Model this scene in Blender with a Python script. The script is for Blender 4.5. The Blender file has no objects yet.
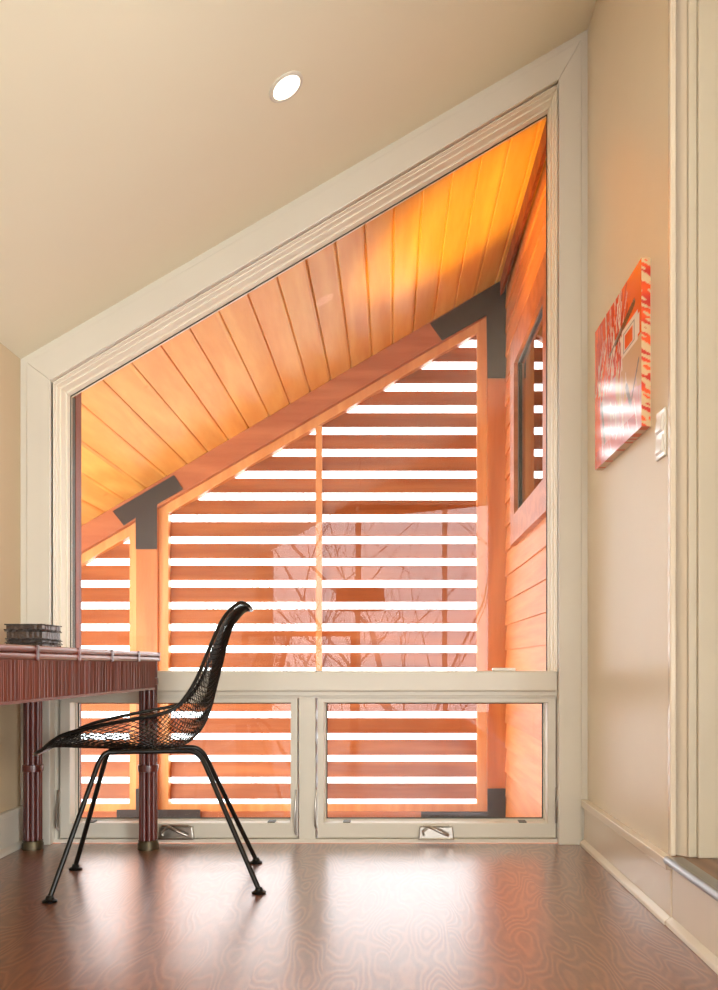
import bpy, bmesh, math, random
from mathutils import Vector, Matrix
random.seed(7)
SC = bpy.context.scene
COL = SC.collection
F = 900.0; VX = 390.0; VY = 665.0; H = 0.68          # lens in pixels, principal point, eye height
def wx(px, Y): return (px - VX) * Y / F
def wz(py, Y): return H - (py - VY) * Y / F

# ------------------------------------------------------------------ materials
def new_mat(name):
    m = bpy.data.materials.new(name); m.use_nodes = True
    nt = m.node_tree; b = nt.nodes['Principled BSDF']
    return m, nt, b
def lin(c):
    return tuple(((v/255)/12.92 if v/255 <= .04045 else ((v/255+.055)/1.055)**2.4) for v in c) + (1,)
def plain(name, rgb, rough=.5, metal=0, noise=0.03, nscale=6, coat=0, spec=.5, bump=0, bscale=200):
    m, nt, b = new_mat(name)
    tc = nt.nodes.new('ShaderNodeTexCoord'); nz = nt.nodes.new('ShaderNodeTexNoise')
    nz.inputs['Scale'].default_value = nscale; nz.inputs['Detail'].default_value = 3
    nt.links.new(tc.outputs['Object'], nz.inputs['Vector'])
    cr = nt.nodes.new('ShaderNodeValToRGB'); c = lin(rgb)
    cr.color_ramp.elements[0].position = .3; cr.color_ramp.elements[1].position = .7
    cr.color_ramp.elements[0].color = tuple(v*(1-noise*2) for v in c[:3])+(1,)
    cr.color_ramp.elements[1].color = tuple(min(1, v*(1+noise*2)) for v in c[:3])+(1,)
    nt.links.new(nz.outputs['Fac'], cr.inputs['Fac']); nt.links.new(cr.outputs['Color'], b.inputs['Base Color'])
    b.inputs['Roughness'].default_value = rough; b.inputs['Metallic'].default_value = metal
    b.inputs['Coat Weight'].default_value = coat; b.inputs['Coat Roughness'].default_value = .15
    b.inputs['Specular IOR Level'].default_value = spec
    if bump:
        n2 = nt.nodes.new('ShaderNodeTexNoise'); n2.inputs['Scale'].default_value = bscale
        nt.links.new(tc.outputs['Object'], n2.inputs['Vector'])
        bp = nt.nodes.new('ShaderNodeBump'); bp.inputs['Strength'].default_value = bump; bp.inputs['Distance'].default_value = .002
        nt.links.new(n2.outputs['Fac'], bp.inputs['Height']); nt.links.new(bp.outputs['Normal'], b.inputs['Normal'])
    return m
def wood(name, dark, light, grain='Y', board=None, pitch=.14, off=0.0, rough=.4, freq=16, stretch=7, scale=3.2,
         vary=.18, knots=0.0, coat=0.0, line=.5, bump=.15):
    """Contour-line wood grain, grain axis X/Y/Z, optional tone change from board to board."""
    m, nt, b = new_mat(name); N = nt.nodes; L = nt.links
    def math_(op, a, c=None, v=None):
        n = N.new('ShaderNodeMath'); n.operation = op
        if hasattr(a, 'links'): L.new(a, n.inputs[0])
        else: n.inputs[0].default_value = a
        if c is not None:
            if hasattr(c, 'links'): L.new(c, n.inputs[1])
            else: n.inputs[1].default_value = c
        return n.outputs[0]
    tc = N.new('ShaderNodeTexCoord')
    src = tc.outputs['Object']
    mp = N.new('ShaderNodeMapping'); s = [scale*stretch/2]*3; s['XYZ'.index(grain)] = scale/stretch*1.6
    mp.inputs['Scale'].default_value = s
    L.new(src, mp.inputs['Vector'])
    vec = mp.outputs['Vector']; var = None
    if board:
        sp = N.new('ShaderNodeSeparateXYZ'); L.new(src, sp.inputs[0])
        idx = math_('FLOOR', math_('DIVIDE', math_('SUBTRACT', sp.outputs[board], off), pitch))
        wn = N.new('ShaderNodeTexWhiteNoise'); wn.noise_dimensions = '1D'; L.new(idx, wn.inputs['W'])
        var = wn.outputs['Value']
        ad = N.new('ShaderNodeVectorMath'); ad.operation = 'ADD'; L.new(vec, ad.inputs[0])
        ms = N.new('ShaderNodeVectorMath'); ms.operation = 'SCALE'; L.new(wn.outputs['Color'], ms.inputs[0]); ms.inputs['Scale'].default_value = 40
        L.new(ms.outputs[0], ad.inputs[1]); vec = ad.outputs[0]
    n1 = N.new('ShaderNodeTexNoise'); n1.inputs['Scale'].default_value = .45; n1.inputs['Detail'].default_value = 1.5; L.new(vec, n1.inputs['Vector'])
    ring = math_('SINE', math_('MULTIPLY', n1.outputs['Fac'], freq*6.283))
    ring = math_('ADD', math_('MULTIPLY', ring, .5), .5)
    ring = math_('POWER', ring, 1.6)
    n2 = N.new('ShaderNodeTexNoise'); n2.inputs['Scale'].default_value = 6; n2.inputs['Detail'].default_value = 5; L.new(vec, n2.inputs['Vector'])
    f = math_('ADD', math_('MULTIPLY', ring, line), math_('MULTIPLY', n2.outputs['Fac'], 1-line))
    if knots:
        vo = N.new('ShaderNodeTexVoronoi'); vo.inputs['Scale'].default_value = 2.6
        mk = N.new('ShaderNodeMapping'); sk = [1.0]*3; sk['XYZ'.index(grain)] = .75; mk.inputs['Scale'].default_value = sk
        L.new(src, mk.inputs['Vector']); L.new(mk.outputs[0], vo.inputs['Vector'])
        kn = math_('LESS_THAN', vo.outputs['Distance'], .035*knots)
        f = math_('SUBTRACT', f, math_('MULTIPLY', kn, .55))
    cr = N.new('ShaderNodeValToRGB'); cr.color_ramp.elements[0].position = .15; cr.color_ramp.elements[1].position = .8
    cr.color_ramp.elements[0].color = lin(dark); cr.color_ramp.elements[1].color = lin(light)
    L.new(f, cr.inputs['Fac']); out = cr.outputs['Color']
    if var is not None:
        hs = N.new('ShaderNodeHueSaturation'); L.new(out, hs.inputs['Color'])
        L.new(math_('ADD', math_('MULTIPLY', var, vary*2), 1-vary), hs.inputs['Value']); out = hs.outputs['Color']
    L.new(out, b.inputs['Base Color'])
    b.inputs['Roughness'].default_value = rough; b.inputs['Coat Weight'].default_value = coat; b.inputs['Coat Roughness'].default_value = .25
    if bump:
        bp = N.new('ShaderNodeBump'); bp.inputs['Strength'].default_value = bump; bp.inputs['Distance'].default_value = .002
        L.new(f, bp.inputs['Height']); L.new(bp.outputs['Normal'], b.inputs['Normal'])
    return m
def glass_mat(name, ior=1.5, tint=(1,1,1,1), gain=1.0):
    m = bpy.data.materials.new(name); m.use_nodes = True; nt = m.node_tree; nt.nodes.clear(); N = nt.nodes
    o = N.new('ShaderNodeOutputMaterial'); mx = N.new('ShaderNodeMixShader'); t = N.new('ShaderNodeBsdfTransparent')
    g = N.new('ShaderNodeBsdfGlossy'); g.inputs['Roughness'].default_value = 0.0; t.inputs['Color'].default_value = tint
    fr = N.new('ShaderNodeFresnel'); fr.inputs['IOR'].default_value = ior
    mu = N.new('ShaderNodeMath'); mu.operation = 'MULTIPLY'; mu.inputs[1].default_value = gain; mu.use_clamp = True
    nz = N.new('ShaderNodeTexNoise'); nz.inputs['Scale'].default_value = 1.2
    bp = N.new('ShaderNodeBump'); bp.inputs['Strength'].default_value = .02; bp.inputs['Distance'].default_value = .01
    nt.links.new(nz.outputs['Fac'], bp.inputs['Height']); nt.links.new(bp.outputs[0], g.inputs['Normal'])
    nt.links.new(fr.outputs[0], mu.inputs[0]); nt.links.new(mu.outputs[0], mx.inputs[0])
    nt.links.new(t.outputs[0], mx.inputs[1]); nt.links.new(g.outputs[0], mx.inputs[2]); nt.links.new(mx.outputs[0], o.inputs[0])
    return m
def emit(name, rgb, s):
    m = bpy.data.materials.new(name); m.use_nodes = True; nt = m.node_tree; nt.nodes.clear()
    e = nt.nodes.new('ShaderNodeEmission'); e.inputs[0].default_value = lin(rgb); e.inputs[1].default_value = s
    o = nt.nodes.new('ShaderNodeOutputMaterial'); nt.links.new(e.outputs[0], o.inputs[0]); return m
def vcol(name, rough, attr='Col'):
    m, nt, b = new_mat(name); a = nt.nodes.new('ShaderNodeVertexColor'); a.layer_name = attr
    nt.links.new(a.outputs['Color'], b.inputs['Base Color']); b.inputs['Roughness'].default_value = rough
    return m

M = {}
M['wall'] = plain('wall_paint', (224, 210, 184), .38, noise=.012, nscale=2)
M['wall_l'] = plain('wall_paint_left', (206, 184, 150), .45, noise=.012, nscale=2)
M['ceil'] = plain('ceiling_paint', (232, 224, 200), .75, noise=.006, nscale=2)
M['trim'] = plain('trim_paint', (212, 205, 190), .3, noise=.01, nscale=3)
M['trim_d'] = plain('door_casing_dimmed', (200, 190, 170), .35, noise=.01, nscale=3)  # trim paint darkened to offset too much lamp light on the casing
M['trim_j'] = plain('jamb_molding_lightened', (238, 231, 212), .4, noise=.005, nscale=3)  # trim paint lightened in place of light bounced into the window reveal
M['trim_r'] = plain('glossy_trim_paint', (222, 208, 188), .16, noise=.01, nscale=3)
M['gasket'] = plain('dark_gasket', (52, 60, 52), .5)
M['floor'] = wood('oak_floor', (112, 64, 42), (146, 90, 60), 'Y', 'X', .15, rough=.28, freq=19, stretch=3.6, scale=11, vary=.05, line=.45, coat=1.0, bump=.25)
for _n in M['floor'].node_tree.nodes:
    if _n.type == 'BSDF_PRINCIPLED': _n.inputs['Coat IOR'].default_value = 1.6; _n.inputs['Coat Roughness'].default_value = .26
M['landing'] = wood('landing_oak', (98, 66, 46), (136, 98, 70), 'Y', 'X', .145, rough=.35, freq=8, vary=.06)
M['pine'] = wood('deck_ceiling_pine', (236, 168, 74), (252, 204, 108), 'Y', 'X', .1225, off=.0, rough=.35, freq=5, stretch=5, scale=2.4, vary=.1, knots=1.0, line=.35)
M['cedar'] = wood('cedar_siding', (202, 116, 58), (230, 154, 90), 'Y', 'Z', .145, off=-.25, rough=.45, freq=9, stretch=8, scale=2.6, vary=.12, line=.22)
M['cedar_v'] = wood('cedar_post', (184, 100, 42), (208, 126, 60), 'Z', rough=.45, freq=6, stretch=6, scale=3, line=.4)
M['cedar_x'] = wood('cedar_beam', (170, 92, 52), (196, 118, 72), 'X', rough=.45, freq=6, stretch=6, scale=3, line=.4)
M['stud'] = wood('cedar_stud', (214, 134, 68), (232, 164, 96), 'Z', rough=.45, freq=6, stretch=6, scale=3, line=.3)
M['slat'] = wood('cedar_slat', (150, 78, 36), (184, 108, 58), 'X', 'Z', .1303, off=.01, rough=.5, freq=5, stretch=6, scale=3, vary=.08, line=.4)
M['redwood'] = wood('dark_redwood', (120, 50, 28), (150, 70, 40), 'Z', rough=.5, freq=5)
M['steel'] = plain('dark_steel_plate', (50, 38, 32), .5, metal=0, noise=.06, nscale=20)
M['deckfloor'] = wood('deck_boards', (120, 76, 50), (150, 100, 70), 'X', 'Y', .14, rough=.6, freq=6)
M['glass'] = glass_mat('window_glass', 1.5, (.97,.99,.98,1), .55)
M['glass2'] = glass_mat('side_window_glass', 1.5, (.25,.2,.17,1), 1.3)
M['chrome'] = plain('brushed_nickel', (168, 160, 150), .28, metal=1)
M['nose'] = plain('brushed_aluminium', (150, 150, 152), .28, metal=1)
M['blackmetal'] = plain('black_window_frame', (44, 38, 34), .3, metal=.4)
M['wire'] = plain('black_enamelled_wire', (26, 23, 20), .3, metal=.5, noise=.05)
M['reed'] = wood('red_brown_reed', (84, 34, 22), (112, 48, 34), 'Z', 'Y', .0105, rough=.38, freq=4, vary=.16, coat=.15)
M['rod'] = wood('red_brown_rod', (104, 44, 32), (144, 76, 56), 'Y', rough=.3, freq=4, coat=.4)
M['legm'] = wood('red_brown_leg', (74, 22, 17), (104, 36, 28), 'Z', rough=.28, freq=4, coat=.4)
M['cap'] = plain('aged_brass_cap', (84, 72, 52), .45, metal=.7, noise=.1, nscale=40)
M['book'] = plain('dark_bark_cover', (44, 32, 24), .55, noise=.2, nscale=60, bump=.5, bscale=80)
M['page'] = plain('rough_grey_pages', (64, 48, 38), .35, noise=.25, nscale=90, bump=.8, bscale=120)
M['white'] = plain('white_plastic', (238, 234, 226), .12, noise=.0)
M['lamp'] = emit('downlight_glow', (255, 246, 226), 3.5)
M['snow'] = plain('snowy_ground', (225, 230, 236), .8, noise=.04, nscale=1)
M['bark'] = plain('pale_bark', (205, 198, 190), .8, noise=.15, nscale=8)
M['fabric'] = plain('dark_fabric_shade', (70, 50, 40), .8)

# ------------------------------------------------------------------ mesh helpers
class MB:
    def __init__(s): s.bm = bmesh.new()
    def box(s, x0, x1, y0, y1, z0, z1):
        v = [s.bm.verts.new((x, y, z)) for x in (x0, x1) for y in (y0, y1) for z in (z0, z1)]
        for f in ((0,1,3,2),(4,6,7,5),(0,4,5,1),(2,3,7,6),(0,2,6,4),(1,5,7,3)): s.bm.faces.new([v[i] for i in f])
        return s
    def prism_y(s, pts, y0, y1):            # pts (x, z), extruded along y
        a = [s.bm.verts.new((x, y0, z)) for x, z in pts]; b = [s.bm.verts.new((x, y1, z)) for x, z in pts]
        n = len(pts); s.bm.faces.new(a); s.bm.faces.new(b[::-1])
        for i in range(n): s.bm.faces.new((a[i], b[i], b[(i+1)%n], a[(i+1)%n]))
        return s
    def ring_y(s, outer, inner, y0, y1):    # frame between two polygons with equal vertex counts
        n = len(outer)
        V = [[s.bm.verts.new((x, y, z)) for x, z in p] for p in (outer, inner) for y in (y0, y1)]
        oa, ob, ia, ib = V
        for i in range(n):
            j = (i+1) % n
            for q in ((oa[i],oa[j],ia[j],ia[i]),(ob[i],ib[i],ib[j],ob[j]),(oa[i],ob[i],ob[j],oa[j]),(ia[i],ia[j],ib[j],ib[i])): s.bm.faces.new(q)
        return s
    def prism_x(s, pts, x0, x1):            # pts (y, z)
        a = [s.bm.verts.new((x0, y, z)) for y, z in pts]; b = [s.bm.verts.new((x1, y, z)) for y, z in pts]
        n = len(pts); s.bm.faces.new(a); s.bm.faces.new(b[::-1])
        for i in range(n): s.bm.faces.new((a[i], b[i], b[(i+1)%n], a[(i+1)%n]))
        return s
    def tube(s, pts, r, n=8, closed=False, r1=None):
        pts = [Vector(p) for p in pts]; m = len(pts); rings = []; up = None
        for i, p in enumerate(pts):
            if closed: t = pts[(i+1)%m] - pts[i-1]
            else: t = pts[min(i+1, m-1)] - pts[max(i-1, 0)]
            t.normalize()
            if up is None: up = Vector((0,0,1)) if abs(t.z) < .9 else Vector((1,0,0))
            a = (up - t*up.dot(t)).normalized(); up = a; b = t.cross(a)
            rr = r if r1 is None else r + (r1-r)*i/(m-1)
            rings.append([s.bm.verts.new(p + (a*math.cos(2*math.pi*k/n) + b*math.sin(2*math.pi*k/n))*rr) for k in range(n)])
        for i in range(m if closed else m-1):
            A, B = rings[i], rings[(i+1)%m]
            for k in range(n): s.bm.faces.new((A[k], A[(k+1)%n], B[(k+1)%n], B[k]))
        if not closed: s.bm.faces.new(rings[0][::-1]); s.bm.faces.new(rings[-1])
        return s
    def lathe(s, prof, cx, cy, cz, n=24):     # prof: (r, z)
        rings = [[s.bm.verts.new((cx + r*math.cos(2*math.pi*k/n), cy + r*math.sin(2*math.pi*k/n), cz+z)) for k in range(n)] for r, z in prof]
        for A, B in zip(rings, rings[1:]):
            for k in range(n): s.bm.faces.new((A[k], A[(k+1)%n], B[(k+1)%n], B[k]))
        s.bm.faces.new(rings[0][::-1]); s.bm.faces.new(rings[-1]); return s
    def build(s, name, mat, parent=None, bevel=0, smooth=False, seg=2):
        bmesh.ops.recalc_face_normals(s.bm, faces=s.bm.faces)
        me = bpy.data.meshes.new(name); s.bm.to_mesh(me); s.bm.free(); me.materials.append(mat)
        if smooth:
            for p in me.polygons: p.use_smooth = True
            me.set_sharp_from_angle(angle=math.radians(40))
        o = bpy.data.objects.new(name, me); COL.objects.link(o)
        if bevel:
            md = o.modifiers.new('bevel', 'BEVEL'); md.width = bevel; md.segments = seg; md.limit_method = 'ANGLE'
        if parent is not None:
            o.parent = parent; o.matrix_parent_inverse = parent.matrix_basis.inverted()
        return o
def empty(name, loc=(0,0,0)):
    o = bpy.data.objects.new(name, None); o.empty_display_size = .05; o.location = loc; COL.objects.link(o); return o
def tag(o, label=None, cat=None, group=None, kind=None):
    if label: o['label'] = label
    if cat: o['category'] = cat
    if group: o['group'] = group
    if kind: o['kind'] = kind
    return o
def struct(o, label, cat): return tag(o, label, cat, kind='structure')

# ------------------------------------------------------------------ key planes
D = 3.40
XL = -1.398; XR = .748
def ceil_z(x): return 3.086 + .582*(x - XR)
DS = .585
def deck_z(x): return 2.992 + DS*(x - .687)
GY = 3.58                                     # big pane
YB = 5.38                                     # porch screen plane
BACK = -2.4; LAND = .172; YE = 2.40; BE = 2.35           # back wall, landing height, end of right wall
DF = -.25                                     # porch floor

# ------------------------------------------------------------------ room shell
struct(MB().box(XL-.2, XR+.1, BACK, D+.03, -.12, 0).build('floor', M['floor']), 'glossy dark-stained oak floor of the room', 'floor')
struct(MB().prism_y([(XL-.3, ceil_z(XL-.3)), (XR+2.2, ceil_z(XR+2.2)), (XR+2.2, ceil_z(XR+2.2)+.15), (XL-.3, ceil_z(XL-.3)+.15)], BACK-.1, D+.04).build('ceiling', M['ceil']), 'sloping cream painted ceiling', 'ceiling')
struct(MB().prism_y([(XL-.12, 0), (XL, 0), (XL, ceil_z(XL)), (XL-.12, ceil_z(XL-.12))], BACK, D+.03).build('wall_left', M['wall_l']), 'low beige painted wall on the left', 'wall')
w = MB(); w.prism_y([(XR, 0), (XR+.12, 0), (XR+.12, ceil_z(XR+.12)), (XR, ceil_z(XR))], 2.52, D+.03)
w.prism_y([(XR, 0), (XR+.012, 0), (XR+.012, ceil_z(XR+.012)), (XR, ceil_z(XR))], YE, 2.52)
struct(w.build('wall_right', M['wall']), 'tall beige satin painted wall on the right', 'wall')
# corner bead at the end of the right wall
struct(MB().prism_y([(XR-.004, LAND), (XR+.012, LAND), (XR+.012, ceil_z(XR)), (XR-.004, ceil_z(XR))], YE-.012, YE+.012).build('trim_1', M['trim_r'], bevel=.004), 'narrow white corner strip at the end of the right wall', 'trim')
# glossy jamb and casing of the opening beside the landing
j = empty('door_1', (.79, 2.38, LAND)); struct(j, 'white painted door casing standing on the raised landing', 'door')
cz = ceil_z(.79)+.0
MB().prism_y([(.787, LAND), (.80, LAND), (.80, cz), (.787, cz)], 2.385, 2.39).build('jamb', M['trim_r'], j)
jb = MB(); pj = [(.7585, 2.425), (.789, 2.383), (.80, 2.39), (.80, 2.5), (.7585, 2.5)]
A_ = [jb.bm.verts.new((a, b_, LAND)) for a, b_ in pj]; B_ = [jb.bm.verts.new((a, b_, cz)) for a, b_ in pj]
jb.bm.faces.new(A_); jb.bm.faces.new(B_)
for i in range(5): jb.bm.faces.new((A_[i], B_[i], B_[(i+1)%5], A_[(i+1)%5]))
jb.build('splayed_jamb', M['trim_r'], j)
MB().box(.787, .81, 2.372, 2.392, LAND, 2.9).build('casing_edge', M['trim_d'], j, bevel=.004)
MB().box(.81, .93, 2.362, 2.392, LAND, 2.9).build('casing', M['trim_d'], j, bevel=.003)
MB().box(.93, .952, 2.352, 2.392, LAND, 2.9).build('casing_band', M['trim_d'], j, bevel=.004)
struct(MB().prism_y([(.80, LAND), (3.0, LAND), (3.0, ceil_z(3.0)), (.80, ceil_z(.80))], 2.392, 2.52).build('wall_landing', M['wall']), 'wall behind the landing', 'wall')
struct(MB().box(XR+.0, 3.0, BACK, 2.54, 0, LAND).build('floor_landing', M['landing']), 'raised oak landing at the right edge', 'floor')
struct(MB().box(1.30, 3.0, .30, .36, LAND, 3.0).build('wall_light_block', M['wall']), 'added unseen wall on the landing shading the door casing', 'wall')  # unseen wall added to keep lamp light off the door casing
struct(MB().prism_y([(3.0, 0), (3.1, 0), (3.1, ceil_z(3.1)), (3.0, ceil_z(3.0))], BACK, 2.52).build('wall_far_right', M['wall']), 'wall', 'wall')
# back wall with a big window (it mirrors in the glass)
bw = MB()
WX0, WX1, WZ0, WZ1 = -1.30, 1.1, .12, 2.0
ztop = lambda x: ceil_z(x)
bw.box(XL-.1, 3.1, BACK-.1, BACK, 0, WZ0)
bw.prism_y([(XL-.1, WZ0), (WX0, WZ0), (WX0, ceil_z(WX0)), (XL-.1, ceil_z(XL-.1))], BACK-.1, BACK)
bw.prism_y([(WX1, WZ0), (3.1, WZ0), (3.1, ceil_z(3.1)), (WX1, ceil_z(WX1))], BACK-.1, BACK)
bw.prism_y([(WX0+.55, WZ1+.4), (WX1, WZ1+.4), (WX1, ceil_z(WX1)), (WX0+.55, ceil_z(WX0+.55))], BACK-.1, BACK)
struct(bw.build('wall_back', M['wall']), 'back wall with a wide window', 'wall')
w2 = struct(empty('window_2', (0, BACK, 0)), 'wide window behind the viewer mirrored in the glass', 'window')
wf = MB()
for x in (WX0, WX0+.93, WX0+1.86, WX1-.05): wf.box(x, x+.05, BACK-.09, BACK-.02, WZ0, min(ceil_z(x), WZ1+.4))
wf.box(WX0, WX1, BACK-.09, BACK-.02, WZ0, WZ0+.06)
wf.build('window_frame', M['trim'], w2)
# baseboards
def base_right(y0, y1, xf, nm, lab):
    o = MB().box(xf, XR+.002, y0, y1, 0, LAND-.028)
    o.box(xf-.012, XR+.002, y0, y1, LAND-.028, LAND)
    o.prism_y([(xf, 0), (xf-.018, 0), (xf-.016, .012), (xf, .024)], y0, y1)
    return struct(o.build(nm, M['trim_r'], bevel=.0025), lab, 'baseboard')
base_right(BE, D, .733, 'baseboard_right', 'white capped baseboard along the right wall')
o = MB().box(.736, XR, BACK, BE, 0, LAND-.02); o.prism_y([(.736, 0), (.718, 0), (.72, .012), (.736, .024)], BACK, BE)
struct(o.build('trim_2', M['trim_r'], bevel=.002), 'white riser board under the landing edge', 'trim')
struct(MB().tube([(.728, BACK, LAND-.004), (.728, BE+.01, LAND-.004)], .0115, 16).box(.728, XR+.02, BACK, BE+.01, LAND-.004, LAND+.004).build('trim_3', M['nose'], smooth=True), 'rounded metal nosing along the landing edge', 'trim')
o = MB().box(XL, XL+.016, BACK, D, 0, .13).box(XL, XL+.022, BACK, D, .13, .15); o.prism_y([(XL+.016, 0), (XL+.032, 0), (XL+.03, .012), (XL+.016, .024)], BACK, D)
struct(o.build('baseboard_left', M['trim'], bevel=.002), 'white baseboard along the left wall', 'baseboard')

# ------------------------------------------------------------------ the big window
win = struct(empty('window_1', (-.32, D, 0)), 'white trapezoid picture window over two low casements', 'window')
aL = wx(50, D); aR = wx(559, D); zL = wz(380, D); zR = wz(79, D)
RZ = .657                                       # top of the rail
SL = (zR-zL)/(aR-aL)
outer = [(XL, 0), (XL, ceil_z(XL)), (XR, ceil_z(XR)), (XR, 0)]
inner = [(aL, 0), (aL, zL), (aR, zR), (aR, 0)]
def strip3(mb, out, inn, y0, y1):                # Pi-shaped frame: left, head, right
    for i in range(3): mb.prism_y([out[i], out[i+1], inn[i+1], inn[i]], y0, y1)
    return mb
c = .024
mid = [(XL+c, 0), (XL+c, ceil_z(XL+c)-c*1.16), (XR-c, ceil_z(XR-c)-c*1.16), (XR-c, 0)]
strip3(MB(), outer, mid, D+.006, D+.05).build('outer_band', M['trim'], win)
strip3(MB(), mid, inner, D, D+.05).build('casing', M['trim'], win, bevel=.003)
def inset(d, zb):                                # upper opening polygon, inset d
    k = math.sqrt(1+SL*SL)
    x0, x1 = aL+d, aR-d
    return [(x0, zb), (x0, zL+SL*(x0-aL)-d*k), (x1, zL+SL*(x1-aL)-d*k), (x1, zb)]
big = [(aL-.06, RZ-.05), (aL-.06, zL+.05), (aR+.05, zR+.10), (aR+.05, RZ-.05)]
prof = [(0, D+.012), (.0025, D+.03), (.005, D+.055), (.0055, D+.085), (.009, D+.09), (.010, D+.135), (.014, D+.14)]
for k, (d, y) in enumerate(prof):
    y1 = prof[k+1][1] if k < len(prof)-1 else GY+.02
    ins = inset(d, RZ-.02)
    MBx = strip3(MB(), big, ins, y, y1).build('jamb_molding', M['trim_j'], win, bevel=.0015)
gp = inset(.010, RZ-.02)
MB().prism_y(gp, GY, GY+.006).build('pane', M['glass'], win)
gi = inset(.0175, RZ-.02)
strip3(MB(), inset(.012, RZ-.02), gi, GY-.004, GY).build('gasket', M['gasket'], win)
# rail
r = MB(); r.box(aL, wx(557, D+.03), D+.022, GY+.05, RZ-.078, RZ); r.build('window_ledge', M['trim'], win, bevel=.006)
r = MB(); r.box(aL, aR, D+.035, GY+.05, RZ-.095, RZ-.076); r.box(aL, aR, D+.045, GY+.05, RZ-.104, RZ-.094); r.build('rail_molding', M['trim'], win, bevel=.0015)
# lower frame and the two casements
SY = D+.05
fx = lambda p: wx(p, SY)
fz = lambda p: wz(p, SY)
lf = MB(); lf.box(aL, fx(58), SY-.006, GY+.04, 0, RZ-.10); lf.box(fx(299), fx(315.5), SY-.006, GY+.04, 0, RZ-.10); lf.box(fx(557), aR+.01, SY-.006, GY+.04, 0, RZ-.10)
lf.box(aL, aR, SY-.012, GY+.04, 0, fz(838.5)); lf.build('lower_frame', M['trim'], win, bevel=.002)
def sash(x0, x1, gx0, gx1, lab):
    e = empty('casement_sash', (fx((x0+x1)/2), SY, .02)); e.parent = win; e.matrix_parent_inverse = win.matrix_basis.inverted()
    o1 = [(fx(x0), fz(838)), (fx(x0), RZ-.102), (fx(x1), RZ-.102), (fx(x1), fz(838))]
    i1 = [(fx(gx0), fz(823)), (fx(gx0), fz(702.5)), (fx(gx1), fz(702.5)), (fx(gx1), fz(823))]
    MB().ring_y(o1, i1, SY, SY+.06).build('sash_frame', M['trim'], e, bevel=.003)
    d = .004; i2 = [(i1[0][0]+d, i1[0][1]+d), (i1[1][0]+d, i1[1][1]-d), (i1[2][0]-d, i1[2][1]-d), (i1[3][0]-d, i1[3][1]+d)]
    MB().ring_y(o1, i2, SY+.06, SY+.10).build('glazing_bead', M['trim'], e, bevel=.002)
    MB().prism_y(i2, SY+.082, SY+.087).build('pane', M['glass'], e)
    d = .008; i3 = [(i1[0][0]+d, i1[0][1]+d), (i1[1][0]+d, i1[1][1]-d), (i1[2][0]-d, i1[2][1]-d), (i1[3][0]-d, i1[3][1]+d)]
    MB().ring_y(i2, i3, SY+.078, SY+.082).build('gasket', M['gasket'], e)
    return e
s1 = sash(60, 297.5, 70, 290.5, ''); s2 = sash(317.5, 556, 324, 547.5, '')
def crank(px, py, par):
    x, z = wx(px, SY), wz(py, SY)
    w_ = .068
    b = MB().prism_y([(x-w_, z-.026), (x-w_*.93, z+.020), (x+w_*.93, z+.020), (x+w_, z-.026)], SY-.022, SY+.002)
    b.box(x-w_*1.02, x+w_*1.02, SY-.03, SY-.0, z-.030, z-.022)
    o = b.build('crank_base', M['chrome'], par, bevel=.006)
    h = MB().tube([(x-.052, SY-.026, z+.024), (x+.05, SY-.026, z+.024)], .0045, 8)
    h.tube([(x-.03, SY-.03, z+.022), (x-.01, SY-.042, z+.016), (x+.02, SY-.044, z+.002), (x+.045, SY-.036, z-.010)], .0062, 10)
    h.tube([(x-.034, SY-.03, z+.016), (x-.052, SY-.032, z+.002), (x-.048, SY-.03, z-.012)], .0045, 8)
    h.build('crank_handle', M['chrome'], par, smooth=True)
crank(177, 831, s1); crank(436, 831, s2)
def lever(px, y0, y1, par):
    x = wx(px, SY); za, zb = wz(y0, SY), wz(y1, SY)
    t = MB().tube([(x, SY-.004, zb), (x-.004, SY-.016, zb+.012), (x-.004, SY-.018, (za+zb)/2), (x, SY-.010, za-.01), (x, SY-.003, za)], .0045, 8, r1=.0035)
    t.box(x-.006, x+.006, SY-.006, SY+.001, zb-.004, za+.002)
    t.build('lock_lever', M['chrome'], par, smooth=True)
lever(296.5, 790, 834, s1); lever(58.7, 790, 830, s1); lever(316.5, 790, 828, s2); lever(556.5, 788, 822, s2)
for px, par in ((272, s1), (92, s1), (347, s2), (522, s2)):
    x = wx(px, SY+.03); z0 = fz(823)
    MB().box(x-.014, x+.014, SY+.004, SY+.05, z0-.001, z0+.004).build('weep_cover', M['gasket'], par)
# outside jamb seen at the left of the pane
e = MB().box(aL-.03, aL+.012, GY+.012, GY+.06, RZ-.9, zL).build('outer_jamb', M['gasket'], win)
e = MB().box(aL-.04, aL+.014, GY+.06, GY+.125, DF, zL+.05).build('cedar_jamb', M['redwood'], win)
e = MB().box(aR-.010, aR+.05, GY+.02, GY+.045, .0, zR-.05).build('cedar_jamb', M['cedar_v'], win)
# outside wall below the window and around
struct(MB().box(XL-.9, .9, GY+.02, GY+.06, DF, -.02).build('wall_outside', M['cedar_x']), 'outside wall skirting below the window', 'wall')

# ------------------------------------------------------------------ the porch
XS = .70
struct(MB().box(-3.2, XS, GY+.03, YB+.3, DF-.1, DF).build('floor_porch', M['deckfloor']), 'porch deck boards', 'floor')
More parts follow.
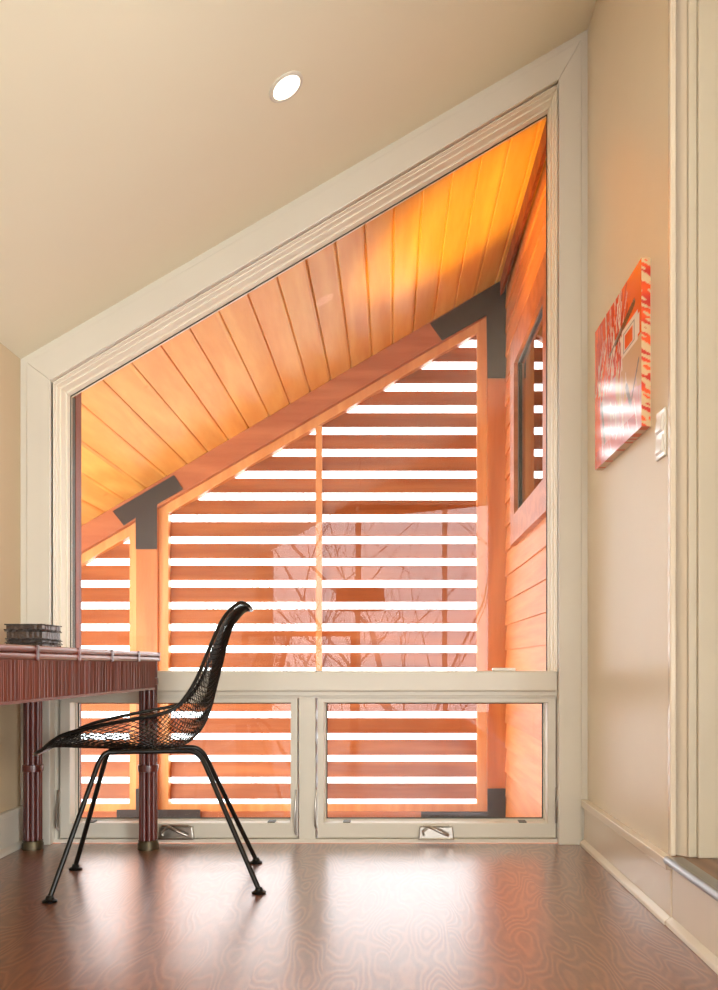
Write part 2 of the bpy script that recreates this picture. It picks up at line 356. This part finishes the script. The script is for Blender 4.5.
# board ceiling with open grooves
b = MB(); p = .1225; x = XS + .0
bx = .6865 + .06
while bx > -3.3:
    x1 = min(bx, XS+.1); x0 = bx - p + .006
    b.prism_y([(x0, deck_z(x0)), (x0+.004, deck_z(x0)-.006), (x1-.004, deck_z(x1)-.006), (x1, deck_z(x1)), (x1, deck_z(x1)+.02), (x0, deck_z(x0)+.02)], D+.05, YB+.3)
    bx -= p
b.prism_y([(-3.3, deck_z(-3.3)+.012), (XS+.1, deck_z(XS+.1)+.012), (XS+.1, deck_z(XS+.1)+.06), (-3.3, deck_z(-3.3)+.06)], D+.05, YB+.3)
struct(b.build('ceiling_porch', M['pine']), 'varnished orange board ceiling of the porch', 'ceiling')
# lapped siding with a window opening
WY0, WY1, WB, WT = 3.80, 4.93, 1.36, 2.40
s = MB(); z = DF
while z < 3.1:
    z1 = z + .145
    def board(y0, y1):
        s.bm.faces.ensure_lookup_table()
        a = [(XS-.015, z+.005), (XS, z+.005), (XS, z1+.012), (XS-.004, z1+.012)]
        s.prism_y(a, y0, y1)
    if z1 > WB and z < WT: board(GY+.03, WY0); board(WY1, YB+.05)
    else: board(GY+.03, YB+.05)
    z = z1
struct(s.build('wall_porch', M['cedar']), 'lapped cedar siding wall of the porch', 'wall')
struct(MB().box(XS, XS+.06, GY+.03, YB+.3, DF, WB).box(XS, XS+.06, GY+.03, YB+.3, WT, 3.02).box(XS, XS+.06, GY+.03, WY0, WB, WT).box(XS, XS+.06, WY1, YB+.3, WB, WT).build('wall_porch_core', M['redwood']), 'sheathing behind the siding', 'wall')
struct(MB().prism_y([(XS-.045, deck_z(XS-.045)-.10), (XS-.02, deck_z(XS)-.10), (XS-.02, deck_z(XS)-.004), (XS-.045, deck_z(XS-.045)-.004)], GY+.04, YB).build('trim_4', M['redwood']), 'dark red frieze board where siding meets the porch ceiling', 'trim')
w3 = struct(empty('window_3', (XS, 4.3, WB)), 'dark-framed side window in the cedar siding', 'window')
def ring_x(mb, y0, y1, z0, z1, t, x0, x1):
    mb.box(x0, x1, y0, y0+t, z0, z1).box(x0, x1, y1-t, y1, z0, z1).box(x0, x1, y0+t, y1-t, z0, z0+t).box(x0, x1, y0+t, y1-t, z1-t, z1); return mb
ring_x(MB(), WY0-.02, WY1+.06, WB-.02, WT+.05, .15, XS-.034, XS+.0).build('casing', M['cedar_x'], w3)
ring_x(MB(), WY0+.12, WY1-.11, WB+.10, WT-.08, .035, XS-.016, XS+.02).build('window_frame', M['blackmetal'], w3, bevel=.004)
MB().box(XS-.030, XS-.0, WY0+.13, WY1-.12, WB+.085, WB+.125).build('sill', M['nose'], w3, bevel=.003)
MB().box(XS-.006, XS-.002, WY0+.13, WY1-.12, WB+.11, WT-.09).build('pane', M['glass2'], w3)
MB().box(XS+.058, XS+.062, WY0-.02, WY1+.02, WB-.02, WT+.02).build('dark_backing', M['fabric'], w3)  # dark sheet standing in for the unlit house interior behind the pane

# beam, posts with steel plates, screens
q = lambda px, py: (wx(px, YB), wz(py, YB))
bz = lambda x: deck_z(x) - .006
roof = MB().prism_y([(-3.2, bz(-3.2)-.155), (XS-.02, bz(XS-.02)-.155), (XS-.02, bz(XS-.02)), (-3.2, bz(-3.2))], YB-.02, YB+.14)
beam = roof.build('roof_beam', M['cedar_x'], bevel=.003)
tag(beam, 'sloping cedar beam carrying the porch board ceiling', 'beam')
def post(px0, px1, top, lab, group=None):
    x0, x1 = wx(px0, YB), wx(px1, YB)
    o = MB().prism_y([(x0, DF), (x1, DF), (x1, bz(x1)-.156), (x0, bz(x0)-.156)], YB-.01, YB+.14).build('porch_post', M['cedar_v'], bevel=.003)
    return tag(o, lab, 'post')
pL = post(136.5, 158, 0, 'cedar porch post left of the wide slatted screen')
pR = post(487, 506.5, 0, 'cedar porch post in the corner against the lapped siding')
def plate(pts, par, name='steel_bracket'):
    pp = [q(*a) for a in pts]
    o = MB().prism_y(pp, YB-.028, YB-.020)
    cx = sum(a[0] for a in pp)/len(pp)
    o = o.build(name, M['steel'], par); o['label'] = 'dark steel bracket plate'; return o
plate([(175,476),(184,490),(158,505),(158,549.6),(137,549.6),(137,518),(125,526),(114,512)], pL)
plate([(505.4,279.5),(505.4,379.4),(487,379.4),(486,317),(442,342),(430,325)], pR)
plate([(137,788),(158,788),(158,809),(201,809),(201,819),(118,819),(118,809),(137,809)], pL)
plate([(487,788),(505,788),(505,819),(421,819),(421,811),(487,811)], pR)
PITCH = 21.8
rows = [671.0 - PITCH*k for k in range(-6, 19)]      # centres of the gaps in photo rows at the screen plane
def screen(pxa, pxb, lab, stud_w=8, mull=None):
    e = empty('slatted_screen', (wx((pxa+pxb)/2, YB), YB+.06, DF)); tag(e, lab, 'louvre screen')
    x0, x1 = wx(pxa, YB), wx(pxb, YB)
    y0, y1 = YB+.02, YB+.10
    t = stud_w*YB/F
    bt = lambda x: bz(x)-.156
    h = 10*YB/F
    sb = wz(812, YB)
    MB().prism_y([(x0, sb), (x0+t, sb), (x0+t, bt(x0+t)), (x0, bt(x0))], y0, y1).build('frame_stile', M['stud'], e)
    MB().prism_y([(x1-t, sb), (x1, sb), (x1, bt(x1)), (x1-t, bt(x1-t))], y0, y1).build('frame_stile', M['stud'], e)
    MB().prism_y([(x0+t, bt(x0+t)-h), (x1-t, bt(x1-t)-h), (x1-t, bt(x1-t)), (x0+t, bt(x0+t))], y0, y1).build('frame_head', M['stud'], e)
    MB().box(x0+t, x1-t, y0, y1, sb, wz(804.5, YB)).build('frame_sill', M['stud'], e)
    MB().box(x0, x1, YB, YB+.13, DF, sb).build('bottom_plate', M['cedar_x'], e)
    if mull:
        xm = wx(mull, YB)
        MB().box(xm-.019, xm+.019, YB+.025, YB+.062, wz(804.5, YB), bt(xm)-h).build('mullion', M['stud'], e)
    gap = 6.6
    for k in range(len(rows)-1):
        lo, hi = rows[k]-gap/2, rows[k+1]+gap/2       # py bottom, top of the slat between gaps
        zb, zt = wz(lo, YB+.08), wz(hi, YB+.08)
        zb = max(zb, wz(804.5, YB)-.004)
        if zt - zb < .02: continue
        # left end limited by the slope of the head: x where bt(x)-h = z
        def xcut(z): return .687 + ((z + .162 + h - 2.992)/DS)
        xa = x0+t*.5; xb = x1-t*.5
        ca, cb = xcut(zb)-.03, xcut(zt)-.03
        if ca > xb-.05: continue
        pa = max(xa, ca); pt = max(xa, cb); pt = min(pt, xb-.001)
        tilt = .012
        bm = MB(); V = bm.bm.verts
        yy = YB+.070
        pts = [(pa, yy-tilt, zb), (xb, yy-tilt, zb), (xb, yy+tilt, zt), (pt, yy+tilt, zt)]
        A = [V.new(Vector(pp)) for pp in pts]; B = [V.new(Vector(pp)+Vector((0, .018, 0))) for pp in pts]
        bm.bm.faces.new(A); bm.bm.faces.new(B[::-1])
        for i in range(4): bm.bm.faces.new((A[i], B[i], B[(i+1)%4], A[(i+1)%4]))
        bm.build('slat', M['slat'], e)
    return e
screen(158, 487, 'wide slatted cedar screen between the two porch posts', 9.5, 318.5)
screen(20, 136.5, 'narrow slatted cedar screen left of the left porch post', 8)
screen(-100, 12, 'slatted cedar screen at the hidden left end of the porch', 8)
tag(MB().prism_y([(wx(12, YB), DF), (wx(20, YB), DF), (wx(20, YB), bz(wx(20, YB))-.156), (wx(12, YB), bz(wx(12, YB))-.156)], YB, YB+.1).build('porch_stud', M['cedar_v']), 'slim cedar stud at the left end of the narrow screen', 'post')

# ------------------------------------------------------------------ outside ground and bare trees
struct(MB().box(-40, 40, -40, 40, -3.4, -3.2).build('ground', M['snow']), 'snow covered ground outside', 'ground')
def bare_tree(x, y, h, lab, seed):
    rnd = random.Random(seed); t = MB()
    def grow(p, d, L, r, lev):
        pts = [p]; q_ = Vector(p)
        for i in range(4):
            d = (d + Vector((rnd.uniform(-.16,.16), rnd.uniform(-.16,.16), rnd.uniform(-.03,.12)))).normalized()
            q_ = q_ + d*L/4; pts.append(q_.copy())
        t.tube(pts, r, 6 if lev < 2 else 4, r1=r*.55)
        if lev < 3:
            for i in range(5 if lev == 0 else 4):
                a = rnd.uniform(0, 6.28); k = rnd.randint(1, 4)
                nd = (d*.7 + Vector((math.cos(a), math.sin(a), rnd.uniform(.1,.8)))).normalized()
                grow(pts[k], nd, L*rnd.uniform(.5,.7), r*.45, lev+1)
    grow(Vector((x, y, -3.2)), Vector((rnd.uniform(-.1,.1), 0, 1)), h, .055, 0)
    o = t.build('bare_tree', M['bark']); tag(o, lab, 'tree')
bare_tree(1.9, 10.5, 4.2, 'pale bare tree behind the right part of the wide slatted screen', 3)
bare_tree(-2.2, 12.5, 4.0, 'pale bare tree behind the middle of the wide slatted screen', 5)
bare_tree(-1.5, -7.6, 4.0, 'bare tree mirrored in the middle of the window glass', 8)
bare_tree(.2, -4.6, 4.4, 'slim bare tree mirrored close behind the lamp in the window glass', 21)
bare_tree(2.4, -8.4, 4.2, 'bare tree mirrored in the right part of the window glass', 11)

# ------------------------------------------------------------------ recessed ceiling light
cx, cy = -.321, 2.776; czz = ceil_z(cx)
dl = empty('recessed_downlight', (cx, cy, czz)); tag(dl, 'small round recessed downlight glowing in the sloping ceiling', 'ceiling light')
ang = -math.atan(.582)
def disc(mb, prof, n=40): return mb.lathe(prof, 0, 0, 0, n)
for nm, pr, mt in (('trim_ring', [(.050, .004), (.060, .002), (.060, -.003), (.055, -.006), (.049, -.004)], M['trim']), ('bulb_face', [(.048, .003), (.047, -.0045), (.03, -.006), (.001, -.0065)], M['lamp'])):
    m_ = MB().lathe(pr, 0, 0, 0, 40); m_.bm.transform(Matrix.Translation((cx, cy, czz)) @ Matrix.Rotation(ang, 4, 'Y')); m_.build(nm, mt, dl, smooth=True)

# ------------------------------------------------------------------ painting and switch on the right wall
pt = empty('canvas_painting', (XR, 2.87, 1.6)); tag(pt, 'red and orange abstract canvas hanging on the right wall', 'painting')
PY0, PY1, PZ0, PZ1 = 3.16, 2.577, 1.363, 1.847; PX = .720
def hsh(a, b=0): return random.Random(int(a*7919 + b*104729)).random()
def mixc(a, b, t): t = max(0, min(1, t)); return tuple(a[i]*(1-t)+b[i]*t for i in range(3))
OR = (250, 92, 24); RD = (208, 48, 36); WH = (252, 240, 226); BG = (222, 186, 146); PK = (232, 150, 150); BR = (104, 60, 34); GR = (140, 140, 136); LIL = (226, 190, 200)
def seg_d(u, v, a, b):
    ax, ay = a; bx_, by = b; dx, dy = bx_-ax, by-ay; t = max(0, min(1, ((u-ax)*dx+(v-ay)*dy)/(dx*dx+dy*dy))); return math.hypot(u-ax-t*dx, v-ay-t*dy)
rs = random.Random(5)
strands = []
for k in range(70):
    a = rs.uniform(.02, .62); strands.append(((a+rs.uniform(-.08,.08), rs.uniform(.42,.62)), (a+rs.uniform(-.12,.2), rs.uniform(.8,1.04)), rs.uniform(.004,.012), rs.choice([WH, WH, PK, RD, RD, OR])))
for k in range(26):
    a = rs.uniform(.15, .95); b0 = rs.uniform(.0,.3); strands.append(((a, b0), (a+rs.uniform(-.08,.08), b0+rs.uniform(.08,.25)), rs.uniform(.003,.008), rs.choice([WH, PK, LIL])))
def paint(u, v):
    c = OR
    if .12 < u < .62 and v > .45: c = mixc(OR, RD, .6+.3*math.sin(u*40+v*9))
    wob = .03*math.sin(v*11)+.02*math.sin(u*17)
    if v < .5+wob and u > .14+wob: c = mixc(LIL, PK, .5+.5*math.sin(u*13+v*21))
    if v < .12 and u < .9: c = mixc(c, RD, .5)
    if u > .5+wob and .26+wob < v < .56: c = BG
    if .08 < u < .24 and .5+wob < v < .74-(u-.08): c = WH
    for a, b_, r_, cc in strands:
        if seg_d(u, v, a, b_) < r_: c = cc
    if seg_d(u, v, (.50, .71), (.86, .80)) < .028-.02*abs(u-.75): c = BR
    if seg_d(u, v, (.36, .68), (.6, .75)) < .012: c = GR
    if .60 < u < .96 and .545 < v < .725 and not (min(u-.6, .96-u) < .03 and min(v-.545, .725-v) < .03): c = WH
    if (.655 < u < .875 and .565 < v < .695) and not (.668 < u < .862 and .572 < v < .688): c = GR
    if .685 < u < .84 and .585 < v < .672: c = OR
    if seg_d(u, v, (.72, .34), (.80, .20)) < .022: c = GR
    if seg_d(u, v, (.17, .42), (.24, .14)) < .020: c = GR
    if seg_d(u, v, (.80, .20), (.95, .42)) < .010: c = GR
    return c
def grid_obj(name, P, nu, nv, colf, mat, par):
    vs = [P(i/nu, j_/nv) for j_ in range(nv+1) for i in range(nu+1)]
    fs = [(j_*(nu+1)+i, j_*(nu+1)+i+1, (j_+1)*(nu+1)+i+1, (j_+1)*(nu+1)+i) for j_ in range(nv) for i in range(nu)]
    me = bpy.data.meshes.new(name); me.from_pydata(vs, [], fs); ca = me.color_attributes.new('Col', 'FLOAT_COLOR', 'POINT')
    for j_ in range(nv+1):
        for i in range(nu+1): ca.data[j_*(nu+1)+i].color = lin(colf(i/nu, j_/nv))
    me.materials.append(mat); o = bpy.data.objects.new(name, me); COL.objects.link(o); o.parent = par; o.matrix_parent_inverse = par.matrix_basis.inverted(); return o
M['art'] = vcol('painted_canvas', .16); M['arte'] = vcol('painted_canvas_edge', .5)
grid_obj('painted_face', lambda u, v: (PX, PY0+(PY1-PY0)*u, PZ0+(PZ1-PZ0)*v), 170, 140, paint, M['art'], pt)
def edgec(u, v):
    n = math.sin(v*95+3*math.sin(v*17)+u*2.2)+.7*math.sin(v*171+u*5)+.5*math.sin(u*5+v*31)
    if .64 < v < .86: n += .9
    return mixc(RD, OR, .5+.5*math.sin(v*40)) if n > .15 else (226, 192, 146)
grid_obj('near_edge', lambda u, v: (PX+(XR-.002-PX)*u, PY1, PZ0+(PZ1-PZ0)*v), 8, 160, edgec, M['arte'], pt)
grid_obj('bottom_edge', lambda u, v: (PX+(XR-.002-PX)*u, PY0+(PY1-PY0)*v, PZ0), 8, 160, lambda u, v: (226, 198, 170) if edgec(u, v*1.3+.2) != 0 and hsh(int(v*30)) > .3 else (222, 120, 84), M['arte'], pt)
MB().box(PX+.001, XR, PY1+.001, PY0-.001, PZ0+.001, PZ1-.001).build('stretcher', M['wall'], pt)
sw = empty('light_switch', (XR, 2.475, 1.31)); tag(sw, 'white double rocker light switch plate beside the painting', 'light switch')
MB().box(XR-.007, XR, 2.43, 2.512, 1.247, 1.378).build('switch_plate', M['white'], sw, bevel=.003)
for za, zb_ in ((1.316, 1.366), (1.258, 1.309)):
    MB().prism_y([(XR-.007, za), (XR-.013, za+.006), (XR-.009, zb_), (XR-.006, zb_)], 2.445, 2.497).build('rocker', M['white'], sw, bevel=.001)

# small white block on the ledge
tag(MB().box(wx(492.5, 3.5), wx(515.5, 3.5), 3.49, 3.515, RZ, RZ+.012).build('white_block', M['white'], bevel=.003), 'small flat white block lying on the window ledge at the right', 'block')

# ------------------------------------------------------------------ reed console table along the left wall
TX1 = -.857; TX0 = -1.355; TY1 = 3.36; TY0 = 1.62; TT = .727
tb = empty('console_table', ((TX0+TX1)/2, (TY0+TY1)/2, 0)); tag(tb, 'red-brown lacquered reed console table against the left wall', 'table')
MB().box(TX0+.012, TX1-.012, TY0+.012, TY1-.012, TT-.022, TT-.004).build('tabletop', M['rod'], tb)
rim = MB(); rr = .0085
for zz in (TT-rr, TT-rr*3):
    for xx in (TX0+rr, TX1-rr): rim.tube([(xx, TY0, zz), (xx, TY1, zz)], rr, 12)
    for yy in (TY0+rr, TY1-rr): rim.tube([(TX0, yy, zz), (TX1, yy, zz)], rr, 12)
rim.build('rim', M['rod'], tb, smooth=True)
bd = 2.189-.295
while bd < TY1+.0:
    if bd > TY0:
        MB().box(TX1-.004, TX1+.0025, bd-.008, bd+.008, TT-.036, TT+.001).build('rim_binding', M['legm'], tb, bevel=.002)
    bd += .295
ap = MB(); y = TY0+.03
rz = random.Random(2)
while y < TY1-.04:
    ap.tube([(TX1-.012+rz.uniform(-.0008,.0008), y, .597), (TX1-.012, y, TT-.034)], .0060+rz.uniform(-.0008,.0006), 8)
    ap.tube([(TX0+.012, y, .597), (TX0+.012, y, TT-.034)], .0052, 6); y += .0105
x = TX0+.03
while x < TX1-.02:
    ap.tube([(x, TY1-.03, .597), (x, TY1-.03, TT-.034)], .0052, 6); ap.tube([(x, TY0+.02, .597), (x, TY0+.02, TT-.034)], .0052, 6); x += .0105
ap.build('reed_apron', M['reed'], tb, smooth=True)
lp = MB(); 
for xx in (TX0+.014, TX1-.014): lp.box(xx-.007, xx+.007, TY0+.03, TY1-.03, .590, .598)
lp.build('apron_strip', M['rod'], tb)
for lx, sx in ((TX1-.036, 1), (TX0+.036, -1)):
    for ly in (TY1-.036, TY0+.036):
        g = MB()
        for k in range(8):
            a = k*math.pi/4+.39; g.tube([(lx+.024*math.cos(a), ly+.024*math.sin(a), .012), (lx+.024*math.cos(a), ly+.024*math.sin(a), TT-.03)], .0098, 10)
        lg = g.build('leg', M['legm'], tb, smooth=True)
        for bzz in (.30, .62, .10)[:2]:
            MB().lathe([(.030, -.014), (.0365, -.012), (.0375, 0), (.0365, .012), (.030, .014)], lx, ly, bzz, 20).build('leg_binding', M['legm'], lg, smooth=True)
        MB().lathe([(.030, 0), (.038, .001), (.038, .022), (.035, .028), (.036, .034), (.030, .036)], lx, ly, 0, 20).build('foot_cap', M['cap'], lg, smooth=True)

# ------------------------------------------------------------------ dark rough books stacked on the table
def ledger(x0, x1, y0, y1, z0, z1, lab, seed, jag=.003):
    e = empty('rough_book', ((x0+x1)/2, (y0+y1)/2, z0)); tag(e, lab, 'book', 'dark rough books stacked on the console table')
    rnd = random.Random(seed)
    def slab(ins, za, zb, n=14, j=jag):
        m_ = MB(); ring = []
        X0, X1, Y0, Y1 = x0+ins, x1-ins, y0+ins, y1-ins
        for i in range(n): ring.append((X0+(X1-X0)*i/n, Y0))
        for i in range(n): ring.append((X1, Y0+(Y1-Y0)*i/n))
        for i in range(n): ring.append((X1-(X1-X0)*i/n, Y1))
        for i in range(n): ring.append((X0, Y1-(Y1-Y0)*i/n))
        ring = [(a+rnd.uniform(-j,j), b_+rnd.uniform(-j,j)) for a, b_ in ring]
        lo = [m_.bm.verts.new((a, b_, za+rnd.uniform(0, .0008))) for a, b_ in ring]; hi = [m_.bm.verts.new((a, b_, zb-rnd.uniform(0, .0008))) for a, b_ in ring]
        m_.bm.faces.new(lo); m_.bm.faces.new(hi); N_ = len(ring)
        for i in range(N_): m_.bm.faces.new((lo[i], hi[i], hi[(i+1)%N_], lo[(i+1)%N_]))
        return m_
    h = z1-z0; c_ = min(.004, h*.28)
    m_ = slab(0, z0, z0+c_); o2 = slab(0, z1-c_, z1)
    o_a = m_.build('lower_cover', M['book'], e); o_b = o2.build('upper_cover', M['book'], e)
    slab(.003, z0+c_, z1-c_, j=.0012).build('pages', M['page'], e)
bx0, bx1, by0, by1 = wx(5, 2.9), wx(42.5, 2.9), 2.9, 3.07
zz = TT
for i, (h, lab, dx) in enumerate(((.024, 'dark rough-edged book at the bottom of the small stack', .003), (.011, 'thin dark book second from the bottom of the small stack', 0), (.030, 'thickest dark rough-edged book, second from the top', 0), (.021, 'dark rough-edged book on top of the small stack', -.002))):
    ledger(bx0+dx, bx1, by0, by1+dx, zz+.0004, zz+h, lab, 40+i); zz += h

# ------------------------------------------------------------------ black wire chair
O = Vector((-.7175, 2.834, 0)); Fd = Vector((-.986, -.167, 0)); Sd = Vector((.167, -.986, 0))
ch = empty('wire_chair', O); tag(ch, 'black wire mesh shell chair on splayed tubular legs', 'chair')
def loc(px, py, w=0.0):
    """side-view sample -> (a, z) on the vertical plane w towards the viewer"""
    d = px - VX; ox, oy = O.x+Sd.x*w, O.y+Sd.y*w
    a = (F*ox - d*oy) / (d*Fd.y - F*Fd.x); Y = oy + a*Fd.y
    return a, H - (py-VY)*Y/F
rowsC = [((39,753),(42,750),.16), ((48,748.5),(52,741.5),.185), ((60,746),(66,734),.205), ((95,747),(98,726),.235), ((140,748),(140,718),.25), ((165,748),(160,714),.25),
         ((184,744.5),(176,707.5),.245), ((197,735),(187,695),.237), ((206,722),(196,680),.228), ((212,706),(203,664),.215), ((217.5,684),(209.5,648),.20), ((222.6,664),(216,633),.185),
         ((227.5,643),(222,620.5),.17), ((233,627),(228.5,611.5),.155), ((240,617),(235,605.5),.145), ((246,611.5),(241,602.5),.125), ((251.5,610),(247,604.5),.10)]
R_ = []
for cpt, rpt, w_ in rowsC:
    R_.append((loc(*cpt, 0), loc(*rpt, w_), w_))
def crom(p0, p1, p2, p3, t): return .5*((2*p1)+(-p0+p2)*t+(2*p0-5*p1+4*p2-p3)*t*t+(-p0+3*p1-3*p2+p3)*t**3)
def shell(s, t):                                  # s 0..1 front to back, t -1..1 across
    n = len(R_)-1; f = s*n; i = min(int(f), n-1); u = f-i
    g = lambda k, get: get(R_[max(0, min(n, k))])
    def cr(get): return crom(g(i-1, get), g(i, get), g(i+1, get), g(i+2, get), u)
    ac, zc = cr(lambda r_: r_[0][0]), cr(lambda r_: r_[0][1]); ar, zr = cr(lambda r_: r_[1][0]), cr(lambda r_: r_[1][1]); w_ = cr(lambda r_: r_[2])
    ph = abs(t)*math.pi/2; k = 1-math.cos(ph); a = ac+(ar-ac)*k; z = zc+(zr-zc)*k
    return O + Fd*a + Sd*(w_*math.sin(t*math.pi/2)) + Vector((0,0,z))
NS, NT = 108, 44
def add_shell():
    bm = bmesh.new(); V = {}
    def vt(i, j_):
        if (i, j_) not in V: V[(i, j_)] = bm.verts.new(shell(i/NS, -1+2*j_/NT))
        return V[(i, j_)]
    for i in range(1, NS, 1):
        for j_ in range(1, NT, 1):
            if (i+j_) % 2: continue
            bm.faces.new((vt(i-1, j_), vt(i, j_+1), vt(i+1, j_), vt(i, j_-1)))
    me = bpy.data.meshes.new('wire_shell'); bm.to_mesh(me); bm.free(); me.materials.append(M['wire'])
    o = bpy.data.objects.new('wire_shell', me); COL.objects.link(o); o.parent = ch; o.matrix_parent_inverse = ch.matrix_basis.inverted()
    md = o.modifiers.new('wire', 'WIREFRAME'); md.thickness = .0033; md.use_replace = True; md.use_even_offset = False; md.use_boundary = True
    return o
ch.matrix_basis = Matrix.Translation(O)
add_shell()
def rim_loop(off, drop):
    P_ = []
    for i in range(61): P_.append(shell(i/60, 1))
    for j_ in range(1, 13): P_.append(shell(1, 1-2*j_/13))
    for i in range(61): P_.append(shell(1-i/60, -1))
    for j_ in range(1, 13): P_.append(shell(0, -1+2*j_/13))
    return P_
MB().tube(rim_loop(0, 0), .0058, 8, closed=True).build('rim', M['wire'], ch, smooth=True)
L3 = lambda a, w_, z: O + Fd*a + Sd*w_ + Vector((0,0,z))
def bend(pts, n=6):
    out = [Vector(pts[0])]
    for i in range(1, len(pts)-1):
        A, B, C = Vector(pts[i-1]), Vector(pts[i]), Vector(pts[i+1]); d1 = min(.05, (B-A).length*.45); d2 = min(.05, (C-B).length*.45)
        p0 = B+(A-B).normalized()*d1; p1 = B+(C-B).normalized()*d2
        for k in range(n+1): t = k/n; out.append(p0*(1-t)**2+B*2*t*(1-t)+p1*t*t)
    out.append(Vector(pts[-1])); return out
zr_ = .410
for sd in (1, -1):
    MB().tube(bend([L3(.13, .062*sd, zr_+.004), L3(-.05, .062*sd, zr_+.004)]), .0075, 10).build('seat_rail', M['wire'], ch, smooth=True)
    for a0, a1, a2 in ((.13, .172, .2965), (-.05, -.118, -.2965)):
        ptsl = bend([L3(a0, .062*sd, zr_+.004), L3(a1, .070*sd, zr_+.003), L3(a2, .208*sd, .012)])
        lg = MB().tube(ptsl, .0078, 10).build('leg', M['wire'], ch, smooth=True)
        pf = L3(a2, .208*sd, 0)
        MB().lathe([(.010, 0), (.021, .001), (.022, .006), (.013, .010), (.010, .018), (.008, .020)], pf.x, pf.y, 0, 20).build('foot_glide', M['wire'], lg, smooth=True)
for a0 in (.11, -.03):
    MB().tube([L3(a0, -.062, zr_+.006), L3(a0, .062, zr_+.006)], .0065, 8).build('cross_bar', M['wire'], ch, smooth=True)

# ------------------------------------------------------------------ things behind the viewer that mirror in the glass
st = empty('wooden_settee', (-.77, -.35, 0)); tag(st, 'open-backed wooden settee mirrored in the window glass', 'settee')
for x_ in (-1.24, -.33): MB().box(x_, x_+.05, -.40, -.35, 0, .955).build('leg', M['redwood'], st, bevel=.004)
for x_ in (-1.24, -.33): MB().box(x_, x_+.05, -.95, -.90, 0, .42).build('leg', M['redwood'], st, bevel=.004)
MB().box(-1.24, -.28, -.39, -.36, .92, .965).build('top_rail', M['redwood'], st, bevel=.004)
MB().box(-1.24, -.28, -.95, -.34, .38, .43).build('seat', M['redwood'], st, bevel=.004)
MB().box(-1.19, -.33, -.385, -.365, .60, .63).build('middle_rail', M['redwood'], st)
pl = empty('pendant_lamp', (-.25, -.4, 1.2)); tag(pl, 'dark drum pendant lamp mirrored in the window glass', 'lamp')
MB().lathe([(.20, .10), (.21, .0), (.21, -.07), (.20, -.08)], -.25, -.4, 1.22, 28).build('lamp_shade', M['fabric'], pl, smooth=True)
MB().tube([(-.25, -.4, 1.31), (-.25, -.4, ceil_z(-.25)+.01)], .004, 6).build('cord', M['fabric'], pl)

# ------------------------------------------------------------------ light
def area(name, loc_, tgt, sx, sy, power, rgb):
    l = bpy.data.lights.new(name, 'AREA'); l.shape = 'RECTANGLE'; l.size = sx; l.size_y = sy; l.energy = power; l.color = lin(rgb)[:3]
    o = bpy.data.objects.new(name, l); o.location = loc_; o.rotation_euler = (Vector(tgt)-Vector(loc_)).to_track_quat('-Z', 'Y').to_euler(); COL.objects.link(o); return o
area('room_fill', (2.0, -1.2, 1.0), (-1.0, .3, 2.5), 1.2, 1.2, 205, (240, 248, 250))  # added fill lamp out of view, brightens the room
area('porch_bounce', (-2.3, 4.45, .3), (.3, 4.5, 2.5), 1.4, 1.0, 14, (255, 240, 215))
area('porch_bounce_low', (-.6, 4.4, DF+.03), (.25, 4.55, 3), 1.6, .9, 22, (255, 232, 190))
sp = bpy.data.lights.new('porch_sun_glint', 'SPOT'); sp.energy = 650; sp.color = lin((255, 200, 40))[:3]; sp.spot_size = math.radians(24); sp.spot_blend = .9; sp.shadow_soft_size = .08
so = bpy.data.objects.new('porch_sun_glint', sp); so.location = (-.25, 4.9, DF+.15); so.rotation_euler = (Vector((.36, 4.25, 2.8))-Vector(so.location)).to_track_quat('-Z', 'Y').to_euler(); COL.objects.link(so)
wd = bpy.data.worlds.new('sky'); SC.world = wd; wd.use_nodes = True
nt = wd.node_tree; bg = nt.nodes['Background']
tc = nt.nodes.new('ShaderNodeTexCoord'); nz = nt.nodes.new('ShaderNodeTexNoise'); nz.inputs['Scale'].default_value = 2.5
cr = nt.nodes.new('ShaderNodeValToRGB'); cr.color_ramp.elements[0].color = (.86, .93, 1, 1); cr.color_ramp.elements[1].color = (1, 1, 1, 1)
nt.links.new(tc.outputs['Generated'], nz.inputs['Vector']); nt.links.new(nz.outputs['Fac'], cr.inputs['Fac']); nt.links.new(cr.outputs['Color'], bg.inputs['Color'])
bg.inputs['Strength'].default_value = 8.0

# ------------------------------------------------------------------ camera
cam = bpy.data.cameras.new('camera'); co = bpy.data.objects.new('camera', cam); COL.objects.link(co); SC.camera = co
co.location = (0, 0, H); co.rotation_euler = (math.pi/2, 0, 0)
cam.sensor_fit = 'VERTICAL'; cam.sensor_height = 36; cam.sensor_width = 36*718/990; cam.lens = F*36/990
cam.shift_x = -(VX-359)/990; cam.shift_y = (VY-495)/990
cam.clip_start = .02; cam.clip_end = 200
SC.view_settings.view_transform = 'Standard'; SC.view_settings.look = 'None'; SC.view_settings.exposure = 0.0
SC.cycles.use_denoising = True; SC.cycles.max_bounces = 10; SC.cycles.diffuse_bounces = 6; SC.cycles.glossy_bounces = 5; SC.cycles.transparent_max_bounces = 16
SC.cycles.sample_clamp_indirect = 8
